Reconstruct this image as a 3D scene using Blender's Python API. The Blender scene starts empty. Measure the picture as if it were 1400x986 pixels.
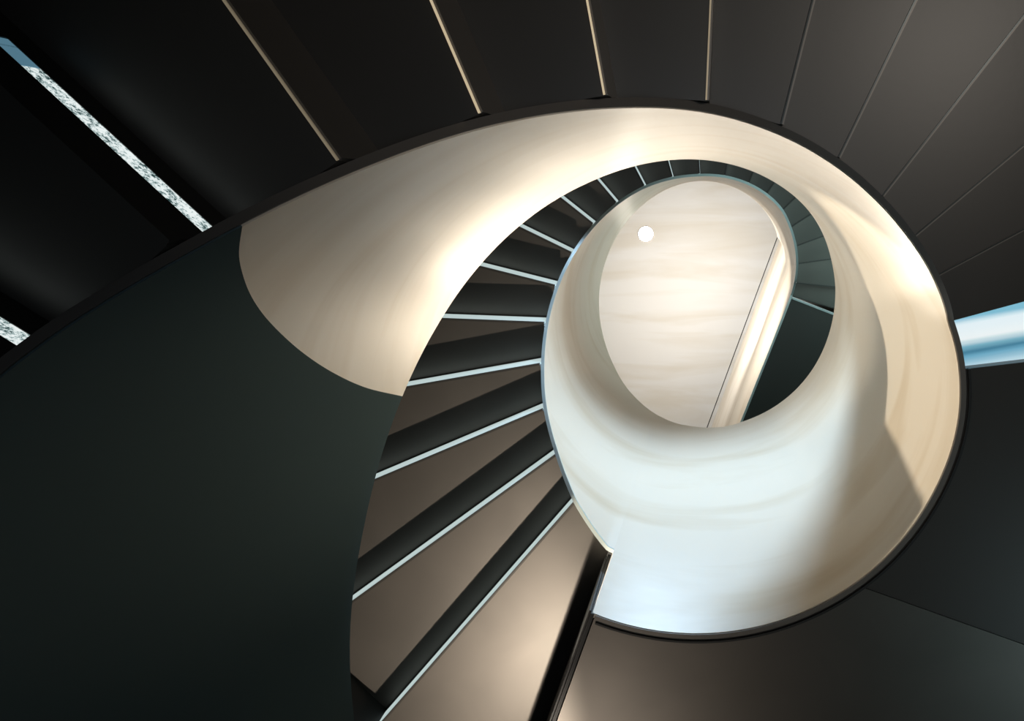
import bpy, bmesh, math
import numpy as np
from mathutils import Vector, Matrix

# ------------------------------------------------------------------ basics
ZO = 0.95                       # eye height above the ground floor
CX, CY = -0.038, 0.5515         # axis of the stair well
F = 1333.993
RM = np.array([[0.97939, 0.017678, 0.201202], [0.017678, 0.984837, -0.172582], [-0.201202, 0.172582, 0.964227]])
sc = bpy.context.scene
col = sc.collection
rad = math.radians

def ray(u, v, z):
    d = RM.T @ np.array([(u-700)/F, (v-493)/F, 1.0])
    return d*z/d[2]

def pt(ph, r, z):
    a = rad(ph)
    return (CX+r*math.cos(a), CY+r*math.sin(a), z+ZO)

# ------------------------------------------------------------------ materials
def mat(name, color, metallic=0.0, rough=0.5, var=None, bump=None, emit=None, coat=0.0, aniso=0.0):
    m = bpy.data.materials.new(name); m.use_nodes = True
    nt = m.node_tree; b = nt.nodes['Principled BSDF']
    b.inputs['Base Color'].default_value = (*color, 1)
    b.inputs['Metallic'].default_value = metallic
    b.inputs['Roughness'].default_value = rough
    b.inputs['Coat Weight'].default_value = coat
    b.inputs['Anisotropic'].default_value = aniso
    tc = nt.nodes.new('ShaderNodeTexCoord')
    if var:
        sx, sy, sz, c2, lo, hi, det = var
        mp = nt.nodes.new('ShaderNodeMapping'); mp.inputs['Scale'].default_value = (sx, sy, sz)
        nz = nt.nodes.new('ShaderNodeTexNoise'); nz.inputs['Scale'].default_value = 1.0
        nz.inputs['Detail'].default_value = det; nz.inputs['Distortion'].default_value = 0.6
        rp = nt.nodes.new('ShaderNodeValToRGB')
        rp.color_ramp.elements[0].position = lo; rp.color_ramp.elements[0].color = (*c2, 1)
        rp.color_ramp.elements[1].position = hi; rp.color_ramp.elements[1].color = (*color, 1)
        geo = nt.nodes.new('ShaderNodeNewGeometry')
        nt.links.new(geo.outputs['Position'], mp.inputs['Vector'])
        nt.links.new(mp.outputs['Vector'], nz.inputs['Vector'])
        nt.links.new(nz.outputs['Fac'], rp.inputs['Fac'])
        nt.links.new(rp.outputs['Color'], b.inputs['Base Color'])
    if bump:
        s, st, d = bump
        n2 = nt.nodes.new('ShaderNodeTexNoise'); n2.inputs['Scale'].default_value = s
        n2.inputs['Detail'].default_value = 2
        bp = nt.nodes.new('ShaderNodeBump'); bp.inputs['Strength'].default_value = st
        bp.inputs['Distance'].default_value = d
        nt.links.new(tc.outputs['Object'], n2.inputs['Vector'])
        nt.links.new(n2.outputs['Fac'], bp.inputs['Height'])
        nt.links.new(bp.outputs['Normal'], b.inputs['Normal'])
    if emit:
        b.inputs['Emission Color'].default_value = (*emit[0], 1)
        b.inputs['Emission Strength'].default_value = emit[1]
    return m

CREAM = mat('cream_plaster', (.80, .715, .60), 0.0, .42, var=(.9, 1.3, 4.5, (.70, .59, .45), .30, .52, 4))
CEIL = mat('cream_travertine', (.82, .785, .735), 0.0, .75, var=(.8, 5.5, .8, (.74, .68, .59), .33, .56, 4))
STEEL = mat('dark_bronze_steel', (.060, .056, .051), .3, .38, bump=(55, .04, .002))
SOFFIT = mat('brushed_dark_soffit', (.150, .138, .124), .85, .40, var=(3, 3, 3, (.132, .122, .110), .35, .65, 3))
DTEAL = mat('dark_teal_wall', (.078, .112, .120), .0, .7)
BLACK = mat('black_steel', (.007, .008, .008), .0, .5)
TRIM = mat('polished_edge_steel', (.60, .68, .68), .3, .3)
EDGE = mat('edge_glint', (.88, .74, .52), .1, .3, emit=((1, .80, .52), .09))  # weak warm glint put into the trim as colour and emission
EDGE2 = mat('edge_glint_bright', (.88, .74, .52), .1, .3, emit=((1, .80, .52), .42))  # stronger copy of the same painted glint
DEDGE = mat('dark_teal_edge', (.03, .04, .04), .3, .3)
GLASSR = mat('glowing_glass_riser', (.35, .42, .42), 0, .25, emit=((.66, .80, .79), .72))  # glow put into the riser itself as even emission
RIM = mat('dark_rim_steel', (.17, .155, .14), .4, .4)
CHROME = mat('satin_aluminium', (.75, .75, .73), 1.0, .3)
FLOORM = mat('dark_stone_floor', (.10, .10, .10), 0.0, .4, var=(2, 2, 2, (.07, .07, .072), .4, .6, 5))
WALLM = mat('dark_plaster_wall', (.06, .06, .06), 0.0, .6, bump=(20, .1, .01))
LAMP = mat('lamp_glass', (1, .95, .85), 0, .3, emit=((1, .93, .80), 30))
BLUEEND = mat('blue_glass_end', (.1, .2, .25), 0, .15, emit=((.10, .22, .30), .8))

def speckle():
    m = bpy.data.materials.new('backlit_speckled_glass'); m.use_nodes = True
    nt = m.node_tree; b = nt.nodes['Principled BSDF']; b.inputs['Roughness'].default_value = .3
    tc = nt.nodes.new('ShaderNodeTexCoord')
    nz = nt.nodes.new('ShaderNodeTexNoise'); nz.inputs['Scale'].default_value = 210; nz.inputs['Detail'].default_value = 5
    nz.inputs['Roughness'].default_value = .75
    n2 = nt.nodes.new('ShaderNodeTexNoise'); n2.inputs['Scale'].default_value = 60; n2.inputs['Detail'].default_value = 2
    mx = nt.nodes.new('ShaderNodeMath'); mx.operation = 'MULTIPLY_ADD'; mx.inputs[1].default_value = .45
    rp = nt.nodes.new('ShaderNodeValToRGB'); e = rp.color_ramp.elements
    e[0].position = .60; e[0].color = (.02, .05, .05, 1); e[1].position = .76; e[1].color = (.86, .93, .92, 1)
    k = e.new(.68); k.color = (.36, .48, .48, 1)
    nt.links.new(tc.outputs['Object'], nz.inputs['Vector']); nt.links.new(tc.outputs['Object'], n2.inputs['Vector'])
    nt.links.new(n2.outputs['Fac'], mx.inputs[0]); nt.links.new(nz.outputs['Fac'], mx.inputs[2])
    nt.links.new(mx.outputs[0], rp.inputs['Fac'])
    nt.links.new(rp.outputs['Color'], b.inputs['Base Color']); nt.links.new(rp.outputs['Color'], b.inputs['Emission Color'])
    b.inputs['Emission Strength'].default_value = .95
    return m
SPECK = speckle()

def skyglass():
    # bright sky behind a frosted pane: pale streaks running along the pane
    m = bpy.data.materials.new('daylit_frosted_glass'); m.use_nodes = True
    nt = m.node_tree; b = nt.nodes['Principled BSDF']; b.inputs['Roughness'].default_value = .2
    b.inputs['Base Color'].default_value = (.2, .3, .35, 1)
    tc = nt.nodes.new('ShaderNodeTexCoord')
    sp = nt.nodes.new('ShaderNodeSeparateXYZ')
    nz = nt.nodes.new('ShaderNodeTexNoise'); nz.inputs['Scale'].default_value = 1; nz.inputs['Detail'].default_value = 3
    mp = nt.nodes.new('ShaderNodeMapping'); mp.inputs['Scale'].default_value = (2, 60, 2)
    ad = nt.nodes.new('ShaderNodeMath'); ad.operation = 'MULTIPLY_ADD'; ad.inputs[1].default_value = .08
    rp = nt.nodes.new('ShaderNodeValToRGB'); e = rp.color_ramp.elements
    e[0].position = 0.0; e[0].color = (.18, .45, .58, 1)
    e[1].position = 1.0; e[1].color = (.55, .72, .80, 1)
    for p, c in ((.10, (.72, .82, .86)), (.30, (.80, .85, .85)), (.42, (.16, .38, .48)), (.48, (.03, .16, .26)), (.56, (.13, .36, .50)), (.72, (.48, .66, .74))):
        k = e.new(p); k.color = (*c, 1)
    nt.links.new(tc.outputs['Object'], sp.inputs[0]); nt.links.new(tc.outputs['Object'], mp.inputs['Vector'])
    nt.links.new(mp.outputs['Vector'], nz.inputs['Vector'])
    # the pane's own short axis runs 0..1 along its local y
    mu = nt.nodes.new('ShaderNodeMath'); mu.operation = 'MULTIPLY_ADD'; mu.inputs[1].default_value = 1/.19; mu.inputs[2].default_value = -.04
    nt.links.new(sp.outputs['Y'], mu.inputs[0])
    nt.links.new(nz.outputs['Fac'], ad.inputs[0]); nt.links.new(mu.outputs[0], ad.inputs[2])
    nt.links.new(ad.outputs[0], rp.inputs['Fac'])
    nt.links.new(rp.outputs['Color'], b.inputs['Emission Color'])
    b.inputs['Emission Strength'].default_value = 1.0
    return m
SKYG = skyglass()

# ------------------------------------------------------------------ objects
def empty(name, loc, label, cat, group=None):
    o = bpy.data.objects.new(name, None); col.objects.link(o); o.location = loc
    o.empty_display_size = .1
    o['label'] = label; o['category'] = cat
    if group: o['group'] = group
    return o

def link(name, me, m, parent=None):
    me.materials.append(m)
    o = bpy.data.objects.new(name, me); col.objects.link(o)
    if parent is not None:
        o.parent = parent
        me.transform(Matrix.Translation(-Vector(parent_world(parent))))
    return o

def parent_world(p):
    v = Vector(p.location)
    while p.parent is not None:
        p = p.parent; v += Vector(p.location)
    return v

def prism(name, bot, top, m, parent=None, bevel=0.0):
    """closed solid between two point loops of the same length"""
    bm = bmesh.new()
    b = [bm.verts.new(p) for p in bot]; t = [bm.verts.new(p) for p in top]; n = len(b)
    bm.faces.new(b); bm.faces.new(list(reversed(t)))
    for i in range(n):
        j = (i+1) % n
        bm.faces.new((b[j], b[i], t[i], t[j]))
    bmesh.ops.recalc_face_normals(bm, faces=bm.faces)
    if bevel:
        bmesh.ops.bevel(bm, geom=[e for e in bm.edges], offset=bevel, segments=2, affect='EDGES', profile=.5)
    me = bpy.data.meshes.new(name); bm.to_mesh(me); bm.free()
    return link(name, me, m, parent)

def strip_solid(name, sections, m, parent=None, smooth=True):
    """closed solid swept through a list of quad sections (each 4+ points)"""
    bm = bmesh.new()
    rows = [[bm.verts.new(p) for p in s] for s in sections]; n = len(rows[0])
    for a, b in zip(rows[:-1], rows[1:]):
        for i in range(n):
            j = (i+1) % n
            f = bm.faces.new((a[i], a[j], b[j], b[i])); f.smooth = smooth
    bm.faces.new(rows[0]); bm.faces.new(list(reversed(rows[-1])))
    bmesh.ops.recalc_face_normals(bm, faces=bm.faces)
    me = bpy.data.meshes.new(name); bm.to_mesh(me); bm.free()
    o = link(name, me, m, parent)
    if smooth: me.set_sharp_from_angle(angle=rad(35))
    return o

def disc_ring(name, cx, cy, z0, z1, prof, m, parent=None, n=56):
    """lathe of (r, z) profile around a vertical axis"""
    bm = bmesh.new(); rows = []
    for k in range(n):
        a = 2*math.pi*k/n
        rows.append([bm.verts.new((cx+r*math.cos(a), cy+r*math.sin(a), z)) for r, z in prof])
    for k in range(n):
        a, b = rows[k], rows[(k+1) % n]
        for i in range(len(prof)-1):
            f = bm.faces.new((a[i], a[i+1], b[i+1], b[i])); f.smooth = True
    bmesh.ops.remove_doubles(bm, verts=bm.verts, dist=1e-5)
    bmesh.ops.recalc_face_normals(bm, faces=bm.faces)
    me = bpy.data.meshes.new(name); bm.to_mesh(me); bm.free()
    return link(name, me, m, parent)

# ------------------------------------------------------------------ stair curves
# unwrapped angle phi (degrees), lower flight 97..343, landing 343..472.6, upper flight 475..736.4
def smooth_interp(xs, ys):
    xs = np.array(xs, float); ys = np.array(ys, float)
    # catmull-rom style cubic through the points
    d = np.gradient(ys, xs)
    def f(x):
        x = min(max(x, xs[0]), xs[-1]); i = int(min(max(np.searchsorted(xs, x)-1, 0), len(xs)-2))
        h = xs[i+1]-xs[i]; t = (x-xs[i])/h
        return float(ys[i]*(2*t**3-3*t**2+1)+ys[i+1]*(-2*t**3+3*t**2)+h*d[i]*(t**3-2*t**2+t)+h*d[i+1]*(t**3-t**2))
    return f
R_LOW = smooth_interp([97, 150, 190, 211, 222.1, 234.8, 247, 259.5, 271.6, 282.7, 293.9, 305.6, 317.6, 329.6, 343, 361.5, 386.5, 418.5, 448.2, 472.6],
                      [.79, .79, .787, .772, .742, .720, .708, .697, .687, .672, .657, .646, .645, .656, .676, .689, .692, .707, .731, .752])
R_UP = smooth_interp([474.3, 489.3, 502.4, 515.7, 529, 553.9, 578.5, 602.1, 625.7, 637.5, 649.9, 661.3, 674.3, 686.1, 699.2, 711.8, 725.9, 736.4],
                     [.680, .646, .632, .630, .626, .627, .630, .629, .613, .609, .602, .594, .582, .562, .549, .545, .550, .561])
R_TOP = smooth_interp([97, 151.4, 167, 181.8, 195.4, 207.8, 219.5, 230.3, 240.1, 250.2, 259.3, 268, 276.4, 285.2, 293.7, 303.6, 313.9, 324.3, 335.7, 347.8, 358.5, 379, 394.8, 412.7, 430.6, 450.3, 469.5, 494.4, 515.7, 540, 562.9, 587.7, 618.6, 644.9, 673.5, 703.8],
                      [.82, .784, .74, .712, .696, .687, .679, .67, .661, .654, .647, .64, .632, .623, .614, .605, .595, .582, .568, .559, .552, .541, .536, .533, .534, .549, .578, .599, .602, .604, .602, .602, .593, .565, .540, .535])
STEP = 12.3
def z_rim(ph):
    if ph < 343: return 2.68-(343-ph)*.17/STEP
    if ph < 473.5: return 2.68
    if ph < 489.3: return 3.03+.12*(ph-474.3)/15
    return min(3.15+(ph-489.3)*.17/12.355, 6.55)
def z_top(ph):
    def zz(p):
        if p < 343: return 2.68-(343-p)*.17/STEP
        if p < 470: return 2.68
        return min(3.15+(p-489.3)*.17/12.355, 6.57)
    return sum(zz(ph-30+2*i) for i in range(31))/31+1.75
LINE = .016      # thickness of the dark rim plate outside the cream face

def arc(f, a, b, n):
    return [f(a+(b-a)*i/n) for i in range(n+1)]

# ------------------------------------------------------------------ parapets (the cream ribbons round the well)
def prof(ph):
    # the wall flares out at its foot where landing and upper flight meet
    x = (ph-405)/68 if ph < 473 else (518-ph)/45
    x = min(max(x, 0), 1)
    return 1+2.4*x*x*(3-2*x)
def wall_pt(ph, t, rb, off=0.0):
    r0 = rb(ph)-LINE; r1 = R_TOP(ph); z0 = z_rim(ph); z1 = z_top(ph)
    return pt(ph, r1+(r0-r1)*(1-t)**prof(ph)+off, z0+(z1-z0)*t)

def project(p):
    q = RM @ np.array([p[0], p[1], p[2]-ZO]); return np.array([700+F*q[0]/q[2], 493+F*q[1]/q[2]])
def on_wall(u, v, ph, t):
    for _ in range(30):
        a = project(wall_pt(ph, t, R_LOW)); e = np.array([u, v])-a
        J = np.stack([(project(wall_pt(ph+.1, t, R_LOW))-a)/.1, (project(wall_pt(ph, t+.001, R_LOW))-a)/.001], 1)
        dd = np.linalg.solve(J, e); ph += max(-5, min(5, dd[0])); t = min(max(t+max(-.1, min(.1, dd[1])), 0), .998)
    return ph, t
# line where the wall turns from cream to dark teal: a long ellipse-like curve cut across the wall
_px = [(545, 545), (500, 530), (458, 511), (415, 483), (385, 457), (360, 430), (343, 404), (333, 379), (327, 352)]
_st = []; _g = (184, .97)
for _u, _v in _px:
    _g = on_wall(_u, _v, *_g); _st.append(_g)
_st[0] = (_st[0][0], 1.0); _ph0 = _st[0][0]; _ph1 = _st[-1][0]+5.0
TONE_EDGE = smooth_interp([a for a, b in _st]+[_ph1], [b for a, b in _st]+[0.0])

par1 = empty('parapet', pt(97, .79, z_rim(97)), 'lower cream well parapet sweeping from the dark left edge round to the wide bright bowl', 'parapet')
def ribbon(name, phis, t0f, t1f, rb, m, parent, rows=10, thick=.014):
    bm = bmesh.new(); inner = []; outer = []
    for ph in phis:
        t0, t1 = t0f(ph), t1f(ph)
        ts = [t0+(t1-t0)*i/rows for i in range(rows+1)]
        inner.append([bm.verts.new(wall_pt(ph, t, rb)) for t in ts])
        outer.append([bm.verts.new(wall_pt(ph, t, rb, thick)) for t in ts])
    def quad(a, b, c, d, s=True, mi=0):
        try:
            f = bm.faces.new((a, b, c, d)); f.smooth = s; f.material_index = mi
        except ValueError: pass
    for i in range(len(phis)-1):
        for j in range(rows):
            quad(inner[i][j], inner[i][j+1], inner[i+1][j+1], inner[i+1][j])
            quad(outer[i][j], outer[i+1][j], outer[i+1][j+1], outer[i][j+1], True, 1)
        quad(inner[i][0], inner[i+1][0], outer[i+1][0], outer[i][0], False)
        quad(inner[i][-1], outer[i][-1], outer[i+1][-1], inner[i+1][-1], False)
    for e in (0, -1):
        for j in range(rows):
            quad(inner[e][j], outer[e][j], outer[e][j+1], inner[e][j+1], False)
    bmesh.ops.remove_doubles(bm, verts=bm.verts, dist=2e-4)
    bmesh.ops.recalc_face_normals(bm, faces=bm.faces)
    me = bpy.data.meshes.new(name); bm.to_mesh(me); bm.free()
    o = link(name, me, m, parent); me.materials.append(BLACK); me.set_sharp_from_angle(angle=rad(40))
    return o
def rng(a, b, s): 
    n = max(1, int(round((b-a)/s))); return [a+(b-a)*i/n for i in range(n+1)]

ph_a = rng(_ph0, _ph1, .8)+rng(_ph1+1, 473.49, 1.7)
cream1 = ribbon('plaster_face', ph_a, lambda p: TONE_EDGE(p) if p < _ph1 else 0.0, lambda p: 1.0, R_LOW, CREAM, par1, 18)
DTEAL.node_tree.nodes['Principled BSDF'].inputs['Specular IOR Level'].default_value = .0
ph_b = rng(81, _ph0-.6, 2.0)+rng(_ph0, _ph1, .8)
dark_face = ribbon('dark_teal_face', ph_b, lambda p: 0.0, lambda p: 1.0 if p <= _ph0 else TONE_EDGE(p), R_LOW, DTEAL, par1, 14)  # wall below the curve, dark teal instead of cream
dark_face['label'] = 'dark teal lower part of the wall'
# dark rim plate under the lower parapet
def rim_secs(phis, rf, z, w, h0, h1, inset=0.0):
    return [[pt(p, rf(p)-w+inset, z(p)-h0), pt(p, rf(p)+inset, z(p)-h0), pt(p, rf(p)+inset, z(p)+h1), pt(p, rf(p)-w+inset, z(p)+h1)] for p in phis]
strip_solid('bottom_rim', rim_secs(rng(81, 472.6, 2.0), R_LOW, z_rim, .0135, .006, .16), RIM, par1)['label'] = 'black steel rim'

par2 = empty('parapet', pt(475.3, .66, z_rim(475.3)), 'upper cream well parapet with thin pale rim, winding round inside up to the ceiling', 'parapet')
endA = np.array(ray(1077, 415, 6.55)); endB = np.array(ray(1013.6, 574, 6.55))
topA = np.array(ray(1067, 325, 8.3)); topB = np.array(ray(973, 583, 8.3))
def upper_sections(phis):
    out = []
    for p in phis:
        b = np.array(pt(p, R_UP(p)-.010, z_rim(p))); t = np.array(pt(p, R_TOP(p), z_top(p)))
        if p > 703.8:   # bring the top edge on to the straight run
            k = (p-703.8)/(736.4-703.8); k = k*k*(3-2*k)*.999
            st = topA+np.array([0, 0, ZO]); base = np.array(pt(703.8, R_TOP(703.8), z_top(703.8)))
            t = base+(st-base)*k
        out.append((b, t))
    return out
secs = upper_sections(rng(473.51, 736.4, 1.8))
tj = (z_rim(473.51)-2.68)/(z_top(473.51)-2.68)
r_j = R_TOP(473.5)+(R_LOW(472.6)-LINE-R_TOP(473.5))*(1-tj)**prof(473.5)
secs[0] = (np.array(pt(473.5, r_j, z_rim(473.51))), np.array(pt(473.5, R_TOP(473.5), z_top(473.5))))
exps = [prof(p) for p in rng(473.51, 736.4, 1.8)]+[1.0]*5
Z3 = np.array([0, 0, ZO])
dirb = (endB-endA)/np.linalg.norm(endB-endA)
for s in (.12, .5, 1.0, 1.5, 2.1):
    secs.append((endA+(endB-endA)*s+Z3, topA+(topB-topA)*s+Z3))
def ribbon_from(name, secs, m, parent, rows=12, thick=.010):
    bm = bmesh.new(); I = []; O = []
    n = len(secs)
    for i, (b, t) in enumerate(secs):
        tg = secs[min(i+1, n-1)][0]-secs[max(i-1, 0)][0]
        nrm = np.array([tg[1], -tg[0], 0]); nrm /= np.linalg.norm(nrm)
        def w(j):
            x = j/rows; y = 1-(1-x)**exps[i]
            return np.array([b[0]+(t[0]-b[0])*y, b[1]+(t[1]-b[1])*y, b[2]+(t[2]-b[2])*x])
        I.append([bm.verts.new(w(j)) for j in range(rows+1)])
        O.append([bm.verts.new(w(j)+nrm*thick) for j in range(rows+1)])
    for i in range(n-1):
        for j in range(rows):
            bm.faces.new((I[i][j], I[i][j+1], I[i+1][j+1], I[i+1][j])).smooth = True
            fo = bm.faces.new((O[i][j], O[i+1][j], O[i+1][j+1], O[i][j+1])); fo.smooth = True; fo.material_index = 1
        bm.faces.new((I[i][0], I[i+1][0], O[i+1][0], O[i][0])); bm.faces.new((I[i][-1], O[i][-1], O[i+1][-1], I[i+1][-1]))
    for e in (0, -1):
        for j in range(rows): bm.faces.new((I[e][j], O[e][j], O[e][j+1], I[e][j+1]))
    bmesh.ops.recalc_face_normals(bm, faces=bm.faces)
    me = bpy.data.meshes.new(name); bm.to_mesh(me); bm.free()
    o = link(name, me, m, parent); me.materials.append(BLACK); me.set_sharp_from_angle(angle=rad(40)); return o
ribbon_from('plaster_face', secs, CREAM, par2)
# pale rim along the lower edge
rs = []
n = len(secs)
for i, (b, t) in enumerate(secs):
    tg = secs[min(i+1, n-1)][0]-secs[max(i-1, 0)][0]; nr = np.array([tg[1], -tg[0], 0]); nr /= np.linalg.norm(nr)
    dz = np.array([0, 0, 1.])
    rs.append([b-nr*.002-dz*.012, b+nr*.011-dz*.012, b+nr*.011+dz*.16, b+nr*.008+dz*.16, b+nr*.008-dz*.001, b-nr*.002-dz*.001])
strip_solid('bottom_rim', rs, TRIM, par2)['label'] = 'pale polished steel rim'

# ------------------------------------------------------------------ treads
RO = 1.72
def tread(flight, a, b, z, rf, k, ro=RO, glass=False, last=False):
    """one folded steel step: soffit tray between angles a and b at height z, riser plate at its upper end b"""
    root = bpy.data.objects.new('tread', None); col.objects.link(root); root.parent = flight
    root.empty_display_size = .05
    root.location = Vector(pt((a+b)/2, (rf((a+b)/2)+ro)/2, z))-parent_world(flight)
    n = 4
    inn = [(p, rf(p)+.001) for p in rng(a, b, (b-a)/n)]
    out = [(p, ro) for p in rng(b, a, 1)] if False else [(b+(a-b)*i/n, ro) for i in range(n+1)]
    g = .0
    loop = inn+out
    prism('soffit', [pt(p, r, z) for p, r in loop], [pt(p, r, z+.05) for p, r in loop], SOFFIT if k > 99 else STEEL, root)
    def plate(name, z0, z1, r0, r1, d0, d1, m, bev=0):
        # thin vertical plate on the radial line b; d0,d1 = distances before/after the line
        ang = rad(b); tx, ty = -math.sin(ang), math.cos(ang)
        def q(r, d, zz):
            x, y, w = pt(b, r, zz); return (x+tx*d, y+ty*d, w)
        lo = [q(r0, d0, z0), q(r1, d0, z0), q(r1, d1, z0), q(r0, d1, z0)]
        hi = [q(r0, d0, z1), q(r1, d0, z1), q(r1, d1, z1), q(r0, d1, z1)]
        return prism(name, lo, hi, m, root, bev)
    rb = rf(b)+.002
    if last: return root
    if glass:
        plate('riser_plate', z+.0, z+.083, rb, ro, 0, .006, STEEL)
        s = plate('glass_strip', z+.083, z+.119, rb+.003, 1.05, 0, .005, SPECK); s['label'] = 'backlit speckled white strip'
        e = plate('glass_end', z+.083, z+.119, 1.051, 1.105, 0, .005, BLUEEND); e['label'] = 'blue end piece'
        plate('end_clip', z+.083, z+.119, 1.088, 1.091, -.001, .005, CHROME)
        plate('riser_fascia', z+.119, z+.172, rb, ro, 0, .006, STEEL)
        plate('riser_fascia', z+.083, z+.119, 1.106, ro, 0, .006, STEEL)
    elif flight['category'] == 'staircase' and k < 100:
        plate('riser_plate', z+.002, z+.172, rb, ro, 0, .006, RIM)
        e = plate('edge_trim', z-.003, z+.002, rb, ro-.02, .0, .0028, EDGE2 if k in (13, 14) else EDGE if k < 16 else DEDGE)  # trim tone and glow picked per step to imitate the warm glint
        e['label'] = 'thin metal edge with painted golden glint' if k < 16 else 'thin dark metal edge'
    else:
        plate('riser_plate', z-.003, z+.015, rb, ro, 0, .007, STEEL)
        plate('riser_plate', z+.148, z+.172, rb, ro, 0, .007, STEEL)
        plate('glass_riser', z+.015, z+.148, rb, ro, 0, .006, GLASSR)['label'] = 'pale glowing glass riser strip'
    return root

fl1 = empty('stair_flight', pt(97, 1.1, 2.68-.17*20-.1), 'dark bronze lower stair flight whose broad soffits fan across the top of the view', 'staircase')
ANG1 = [222.1-STEP*(11-i) for i in range(-1, 11)]+[222.1, 234.8, 247.0, 259.5, 271.6, 282.7, 293.9, 305.6, 317.6, 329.6, 343.0]
for k in range(0, 22):
    a, b = ANG1[k], ANG1[k+1]
    tread(fl1, a, b, 2.68-.17*(21-k), R_LOW, k, ro=2.05 if k > 6 else RO, glass=k <= 11, last=k == 21)
def outer_secs(phis, r0, r1, zf, lo, hi):
    return [[pt(p, r0, zf(p)-lo), pt(p, r1, zf(p)-lo), pt(p, r1, zf(p)+hi), pt(p, r0, zf(p)+hi)] for p in phis]

fl2 = empty('stair_flight', pt(480, 1.1, 3.0), 'upper stair flight with pale lit riser lines curving up between the two parapets', 'staircase')
ANG2 = [486.5, 489.3]+[489.3+12.355*i for i in range(1, 21)]
L2 = [142.4, 155.7, 169.0, 181.6, 193.9, 206.0, 218.5, 229.7, 242.1, 253.9, 265.7, 277.5, 289.9, 301.3, 314.3, 326.1, 339.2, 351.8, 365.9, 376.4]
ANG2 = [480.0, 489.3]+[a+360 for a in L2]
for k in range(1, 22):
    tread(fl2, ANG2[k-1], ANG2[k], 3.15+.17*(k-1), R_UP, 100+k, ro=1.85)
strip_solid('outer_stringer', outer_secs(rng(478, 736, 3), 1.848, 1.89, z_rim, .06, .22), BLACK, fl2)
# box beam that carries the foot of the upper flight
def lineq(p0, deg, L, z, w=0):
    a = rad(deg); nx, ny = -math.sin(a), math.cos(a)
    return (p0[0]+math.cos(a)*L+nx*w, p0[1]+math.sin(a)*L+ny*w, z+ZO)
def ext(P, Q, s): return P+(Q-P)*s
A = ray(834, 748, 3.10); B2 = ext(A, ray(753, 986, 3.10), 2.1)
loop = [tuple(A[:2]), tuple(B2[:2])]+[pt(p, 1.85, 0)[:2] for p in (474.8, 478, 481.5)]+[pt(p, R_UP(p)+.001, 0)[:2] for p in (480.5, 478, 475.5)]
first = bpy.data.objects.new('tread', None); col.objects.link(first); first.parent = fl2
first.location = Vector(pt(478, 1.2, 3.15))-parent_world(fl2)
prism('soffit', [(x, y, 3.151+ZO) for x, y in loop], [(x, y, 3.20+ZO) for x, y in loop], SOFFIT, first)
# ------------------------------------------------------------------ landings
land = empty('stair_landing', pt(410, 1.2, 2.68), 'plain dark landing soffit filling the lower right beneath the bright bowl', 'landing')
G0 = ray(1315, 505, 2.68); G1 = ray(1400, 495, 2.68); G2 = ext(G0, G1, 12)
E0 = ray(815, 840, 2.68); E1 = ray(762, 986, 2.68); E2 = ext(E0, E1, 4.0)
S1 = ray(1400, 870, 2.68); S0 = ray(1160, 781.5, 2.68)
ph0 = math.degrees(math.atan2(G0[1]-CY, G0[0]-CX))+360
phS = math.degrees(math.atan2(S0[1]-CY, S0[0]-CX))+360
S2 = ext(S0, S1, 4.2)
def slab(name, inner, outer, z0, z1, m, parent):
    loop = inner+outer
    return prism(name, [(x, y, z0+ZO) for x, y in loop], [(x, y, z1+ZO) for x, y in loop], m, parent)
inA = [pt(p, R_LOW(p)+.003, 0)[:2] for p in rng(ph0, phS-.1, 3)]
def crn(*ps): return [(p[0], p[1]) for p in ps]
a2 = math.degrees(math.atan2(S2[1]-CY, S2[0]-CX)); g2 = math.degrees(math.atan2(G2[1]-CY, G2[0]-CX))
slab('soffit_panel', inA, crn(S2)+[pt(a2+(g2-a2)*t, 2.6, 0)[:2] for t in (.25, .5, .75)]+crn(G2), 2.68, 2.86, STEEL, land)
inB = [pt(p, R_LOW(p)+.003, 0)[:2] for p in rng(phS+.1, 472.6, 3)]
e2 = math.degrees(math.atan2(E2[1]-CY, E2[0]-CX))
off = lambda P: (P[0]-.0012, P[1]+.0025)
slab('soffit_panel', inB, crn(E2)+[pt(e2+(a2-e2)*t, 2.6, 0)[:2] for t in (.25, .5, .75)]+[off(S2)], 2.68, 2.86, SOFFIT, land)
# dark reveal and pale lip along the landing's straight end
d = (E2-E0)/np.linalg.norm(E2-E0); nn = np.array([-d[1], d[0], 0])
def bar(name, P, Q, w0, w1, z0, z1, m, parent):
    pts = [P+nn*w0, Q+nn*w0, Q+nn*w1, P+nn*w1]
    return prism(name, [(p[0], p[1], z0+ZO) for p in pts], [(p[0], p[1], z1+ZO) for p in pts], m, parent)
bar('end_lip', E0, E2, .005, .015, 2.674, 3.15, BLACK, land)
bar('end_lip', E0, E2, .0165, .022, 2.69, 3.13, BLACK, land)
strip_solid('bottom_rim', [[pt(p, R_LOW(p)+.006, 2.672), pt(p, R_LOW(p)+.012, 2.672), pt(p, R_LOW(p)+.012, 2.69), pt(p, R_LOW(p)+.006, 2.69)] for p in rng(354, 472, 2)], BLACK, land)

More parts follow.
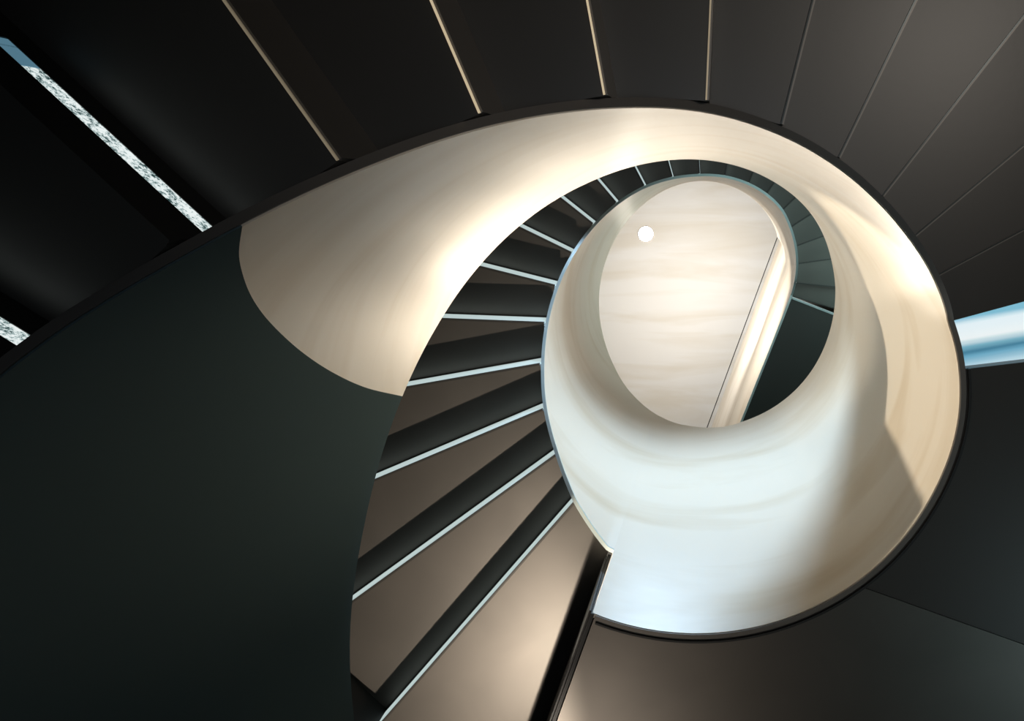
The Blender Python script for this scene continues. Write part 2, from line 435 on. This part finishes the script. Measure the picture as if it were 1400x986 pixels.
# daylit glass between the top tread and the landing
W0 = ray(1305, 440, 2.68); W1 = ray(1400, 423, 2.68)
win = bpy.data.meshes.new('window_1')
o0 = np.array([W0[0], W0[1], 2.72+ZO]); ex = np.array([W1[0]-W0[0], W1[1]-W0[1], 0]); ex /= np.linalg.norm(ex); ey = np.array([-ex[1], ex[0], 0])
bm = bmesh.new()
def loc(p):
    d = np.array([p[0], p[1], 0])-np.array([o0[0], o0[1], 0]); return (float(d@ex), float(d@ey))
wl = [loc(pt(p, R_LOW(p)+.003, 0)) for p in (357, 354, 350, 346, 341.5)]
wp = [(1.6, wl[-1][1]), (1.6, wl[0][1])]
vs = [[bm.verts.new((x, y, z)) for x, y in wl+wp] for z in (0, .01)]
bm.faces.new(vs[0]); bm.faces.new(vs[1][::-1])
nv = len(vs[0])
for i in range(nv): bm.faces.new((vs[0][(i+1) % nv], vs[0][i], vs[1][i], vs[1][(i+1) % nv]))
bmesh.ops.recalc_face_normals(bm, faces=bm.faces); bm.to_mesh(win); bm.free()
win.materials.append(SKYG)
wo = bpy.data.objects.new('window_1', win); col.objects.link(wo); wo['kind'] = 'structure'
wo.matrix_world = Matrix(((ex[0], ey[0], 0, o0[0]), (ex[1], ey[1], 0, o0[1]), (0, 0, 1, o0[2]), (0, 0, 0, 1)))

# upper landing: one flat soffit outside the straight parapet
land2 = empty('stair_landing', tuple((endA+endB)/2+Z3), 'small upper landing soffit, a dark crescent beside the straight parapet near the centre', 'landing')
P0 = ray(1082.5, 409, 6.57); P1 = ray(1142, 432, 6.57); P2 = ext(P0, P1, 3.6)
nb = np.array([dirb[1], -dirb[0], 0])
Q0 = endA+nb*.014; Q1 = endA+(endB-endA)*2.0+nb*.014
Q2 = Q1+nb*1.6
loop = crn(P0, Q0, Q1, Q2)+crn(P2)
slab('soffit_panel', loop, [], 6.57, 6.77, STEEL, land2)
Pn = np.array([-(P2-P0)[1], (P2-P0)[0], 0]); Pn /= np.linalg.norm(Pn)
loop = crn(P0-Pn*.012, P0-Pn*.001, P2-Pn*.001, P2-Pn*.012)
slab('edge_strip', loop, [], 6.56, 6.62, TRIM, land2)['label'] = 'bright steel edge strip'

# ------------------------------------------------------------------ room
def struct(o): o['kind'] = 'structure'; return o
def box(name, x0, x1, y0, y1, z0, z1, m):
    return struct(prism(name, [(x0, y0, z0), (x1, y0, z0), (x1, y1, z0), (x0, y1, z0)], [(x0, y0, z1), (x1, y0, z1), (x1, y1, z1), (x0, y1, z1)], m))
box('floor', -3.2, 3.2, -2.8, 3.9, -.2, 0, FLOORM)
ZC = 8.9+ZO
# ceiling in two pieces with a narrow dark joint beside the straight parapet
c0 = ray(1063, 325, 8.9); c1 = ray(968, 582, 8.9); cd = (c1-c0)/np.linalg.norm(c1-c0); cn = np.array([cd[1], -cd[0], 0])
far0 = c0-cd*2.6; far1 = c1+cd*1.6
pl = [c0-cd*.02, c1+cd*1.2]
def ceil_piece(name, loop, z0, m): return struct(prism(name, [(x, y, z0+ZO) for x, y in loop], [(x, y, 9.1+ZO) for x, y in loop], m))
ceil_piece('ceiling', [(-3.2, -2.8), (3.2, -2.8), (3.2, 3.9), (-3.2, 3.9)], 8.9, CEIL)
g = [c0, c1+cd*.8]
def band(name, a, b, z0, z1, m):
    pts = [g[0]+cn*a, g[1]+cn*a, g[1]+cn*b, g[0]+cn*b]
    return struct(prism(name, [(p[0], p[1], z0+ZO) for p in pts], [(p[0], p[1], z1+ZO) for p in pts], m))
band('trim_1', -.006, .0, 8.893, 8.903, BLACK)
band('trim_2', .001, .9, 8.88, 8.903, CEIL)
# outer enclosure
for nm, x0, x1, y0, y1 in (('wall_left', -3.3, -3.2, -2.9, 4.0), ('wall_right', 3.2, 3.3, -2.9, 4.0), ('wall_back', -3.2, 3.2, -2.9, -2.8), ('wall_front', -3.2, 3.2, 3.9, 4.0)):
    box(nm, x0, x1, y0, y1, -.2, 9.1+ZO, WALLM)

# recessed ceiling downlight
lx, ly, _ = ray(883, 320, 8.9)
dl = empty('ceiling_downlight', (lx, ly, ZC), 'small round glowing downlight set in the cream ceiling', 'ceiling light')
disc_ring('bezel', lx, ly, 0, 0, [(.066, ZC-.001), (.066, ZC-.005), (.074, ZC-.004), (.076, ZC)], CEIL, dl)
disc_ring('lens', lx, ly, 0, 0, [(0, ZC-.004), (.065, ZC-.004), (.065, ZC-.001), (0, ZC-.001)], LAMP, dl)

# ------------------------------------------------------------------ light
def aim(o, target):
    o.rotation_euler = (Vector(target)-Vector(o.location)).to_track_quat('-Z', 'Y').to_euler()
def area(name, loc, target, size, power, color, sy=None, spread=180):
    l = bpy.data.lights.new(name, 'AREA'); l.energy = power; l.color = color; l.size = size
    l.spread = rad(spread)
    if sy: l.shape = 'RECTANGLE'; l.size_y = sy
    o = bpy.data.objects.new(name, l); col.objects.link(o); o.location = loc; aim(o, target); return o
def spot(name, loc, target, power, color, ang, blend, r=.03):
    l = bpy.data.lights.new(name, 'SPOT'); l.energy = power; l.color = color; l.spot_size = rad(ang); l.spot_blend = blend; l.shadow_soft_size = r
    o = bpy.data.objects.new(name, l); col.objects.link(o); o.location = loc; aim(o, target); return o

spot('downlight_lamp', (lx+.0, ly, ZC-.03), (lx+.12, ly+.05, 0), 15, (1, .92, .78), 150, .6, .08)
area('ceiling_fill', (-.14, .80, 7.35+ZO), (-.12, .95, 9+ZO), .75, 23, (1, .99, .965))  # unseen upward fill added inside the well to brighten the ceiling
area('ceiling_side_fill', (.0, .7, 6.6+ZO), (-.1, 1.9, 8.6+ZO), .25, 14, (1, .94, .84))  # another unseen fill, added for the far part of the ceiling
spot('cool_bowl_fill', (.05, -1.05, 4.25+ZO), (.0, 1.25, 2.94+ZO), 315, (.56, .78, 1.0), 76, 1, .12)  # added cool spot that brightens the bowl; no window stands there
spot('stair_light', (-1.43, 1.68, 2.66+ZO), (.6, .56, 3.02+ZO), 185, (1, .88, .70), 32, .3, .015)
spot('right_wall_fill', (-1.25, .0, 3.0+ZO), (.52, .5, 4.15+ZO), 70, (1, .90, .74), 36, 1, .04)  # unseen warm spot added to lift the right wall's upper part
spot('top_wall_fill', (.2, 1.62, 6.4+ZO), (.06, -.08, 2.2+ZO), 92, (1, .85, .66), 52, 1, .06)  # added hidden spot that brightens the wall at the top
spot('top_wall_fill_narrow', (-.06, 1.68, 6.4+ZO), (-.24, -.10, 1.75+ZO), 72, (1, .86, .68), 28, 1, .04)  # narrower hidden spot added for the same top wall
spot('left_wall_fill', (.87, 1.0, 6.45+ZO), (-.74, .37, 2.28+ZO), 500, (1, .83, .60), 14, 1, .04)  # added spot without fixture, brightens the left cream wall
spot('soffit_wash', (1.1, -.7, .1), (.24, -.46, 2.05+ZO), 64, (1, .93, .84), 60, 1, .15)  # unseen spot added to give the lower soffits a soft glow
spot('lobby_lamp', (-.6, 2.7, 1.0+ZO), (-1.1, 1.4, 3.2+ZO), 205, (1, .87, .72), 38, .7, .014)
spot('landing_fill', (-.62, 2.72, .9+ZO), (-.3, 1.9, 2.7+ZO), 28, (1, .87, .74), 100, 1, .02)  # unseen wide fill added only to lift the landing soffit
area('landing_cool_fill', (2.2, 2.2, .3+ZO), (1.3, 1.6, 2.7+ZO), .8, 2.6, (.66, .92, .98), spread=100)  # added teal fill for the landing soffit, no opening behind it
area('upper_soffit_fill', (2.1, .3, 4.3+ZO), (.8, .2, 6+ZO), .8, 14, (.62, .95, .94), spread=100)  # added teal fill for the upper soffits, no opening behind it
area('ground_fill', (.05, .15, .06), (-.1, .75, 3.6+ZO), .45, 0.8, (.76, .88, 1.0), spread=80)  # unseen area fill added at the foot of the well

w = bpy.data.worlds.new('World'); sc.world = w; w.use_nodes = True
w.node_tree.nodes['Background'].inputs['Color'].default_value = (.5, .6, .65, 1)
w.node_tree.nodes['Background'].inputs['Strength'].default_value = .15

# ------------------------------------------------------------------ camera
cam = bpy.data.cameras.new('Camera'); co = bpy.data.objects.new('Camera', cam); col.objects.link(co)
cam.sensor_width = 36; cam.lens = 36*F/1400; cam.clip_start = .02; cam.clip_end = 100
R = Matrix((RM[0], -RM[1], -RM[2])).transposed()
U, _, V = np.linalg.svd(np.array(R)); R = Matrix((U@V).tolist())
co.matrix_world = Matrix.Translation((0, 0, ZO)) @ R.to_4x4()
sc.camera = co
vs = sc.view_settings
vs.view_transform = 'Standard'; vs.look = 'None'; vs.gamma = 1; vs.use_curve_mapping = False; vs.exposure = 0
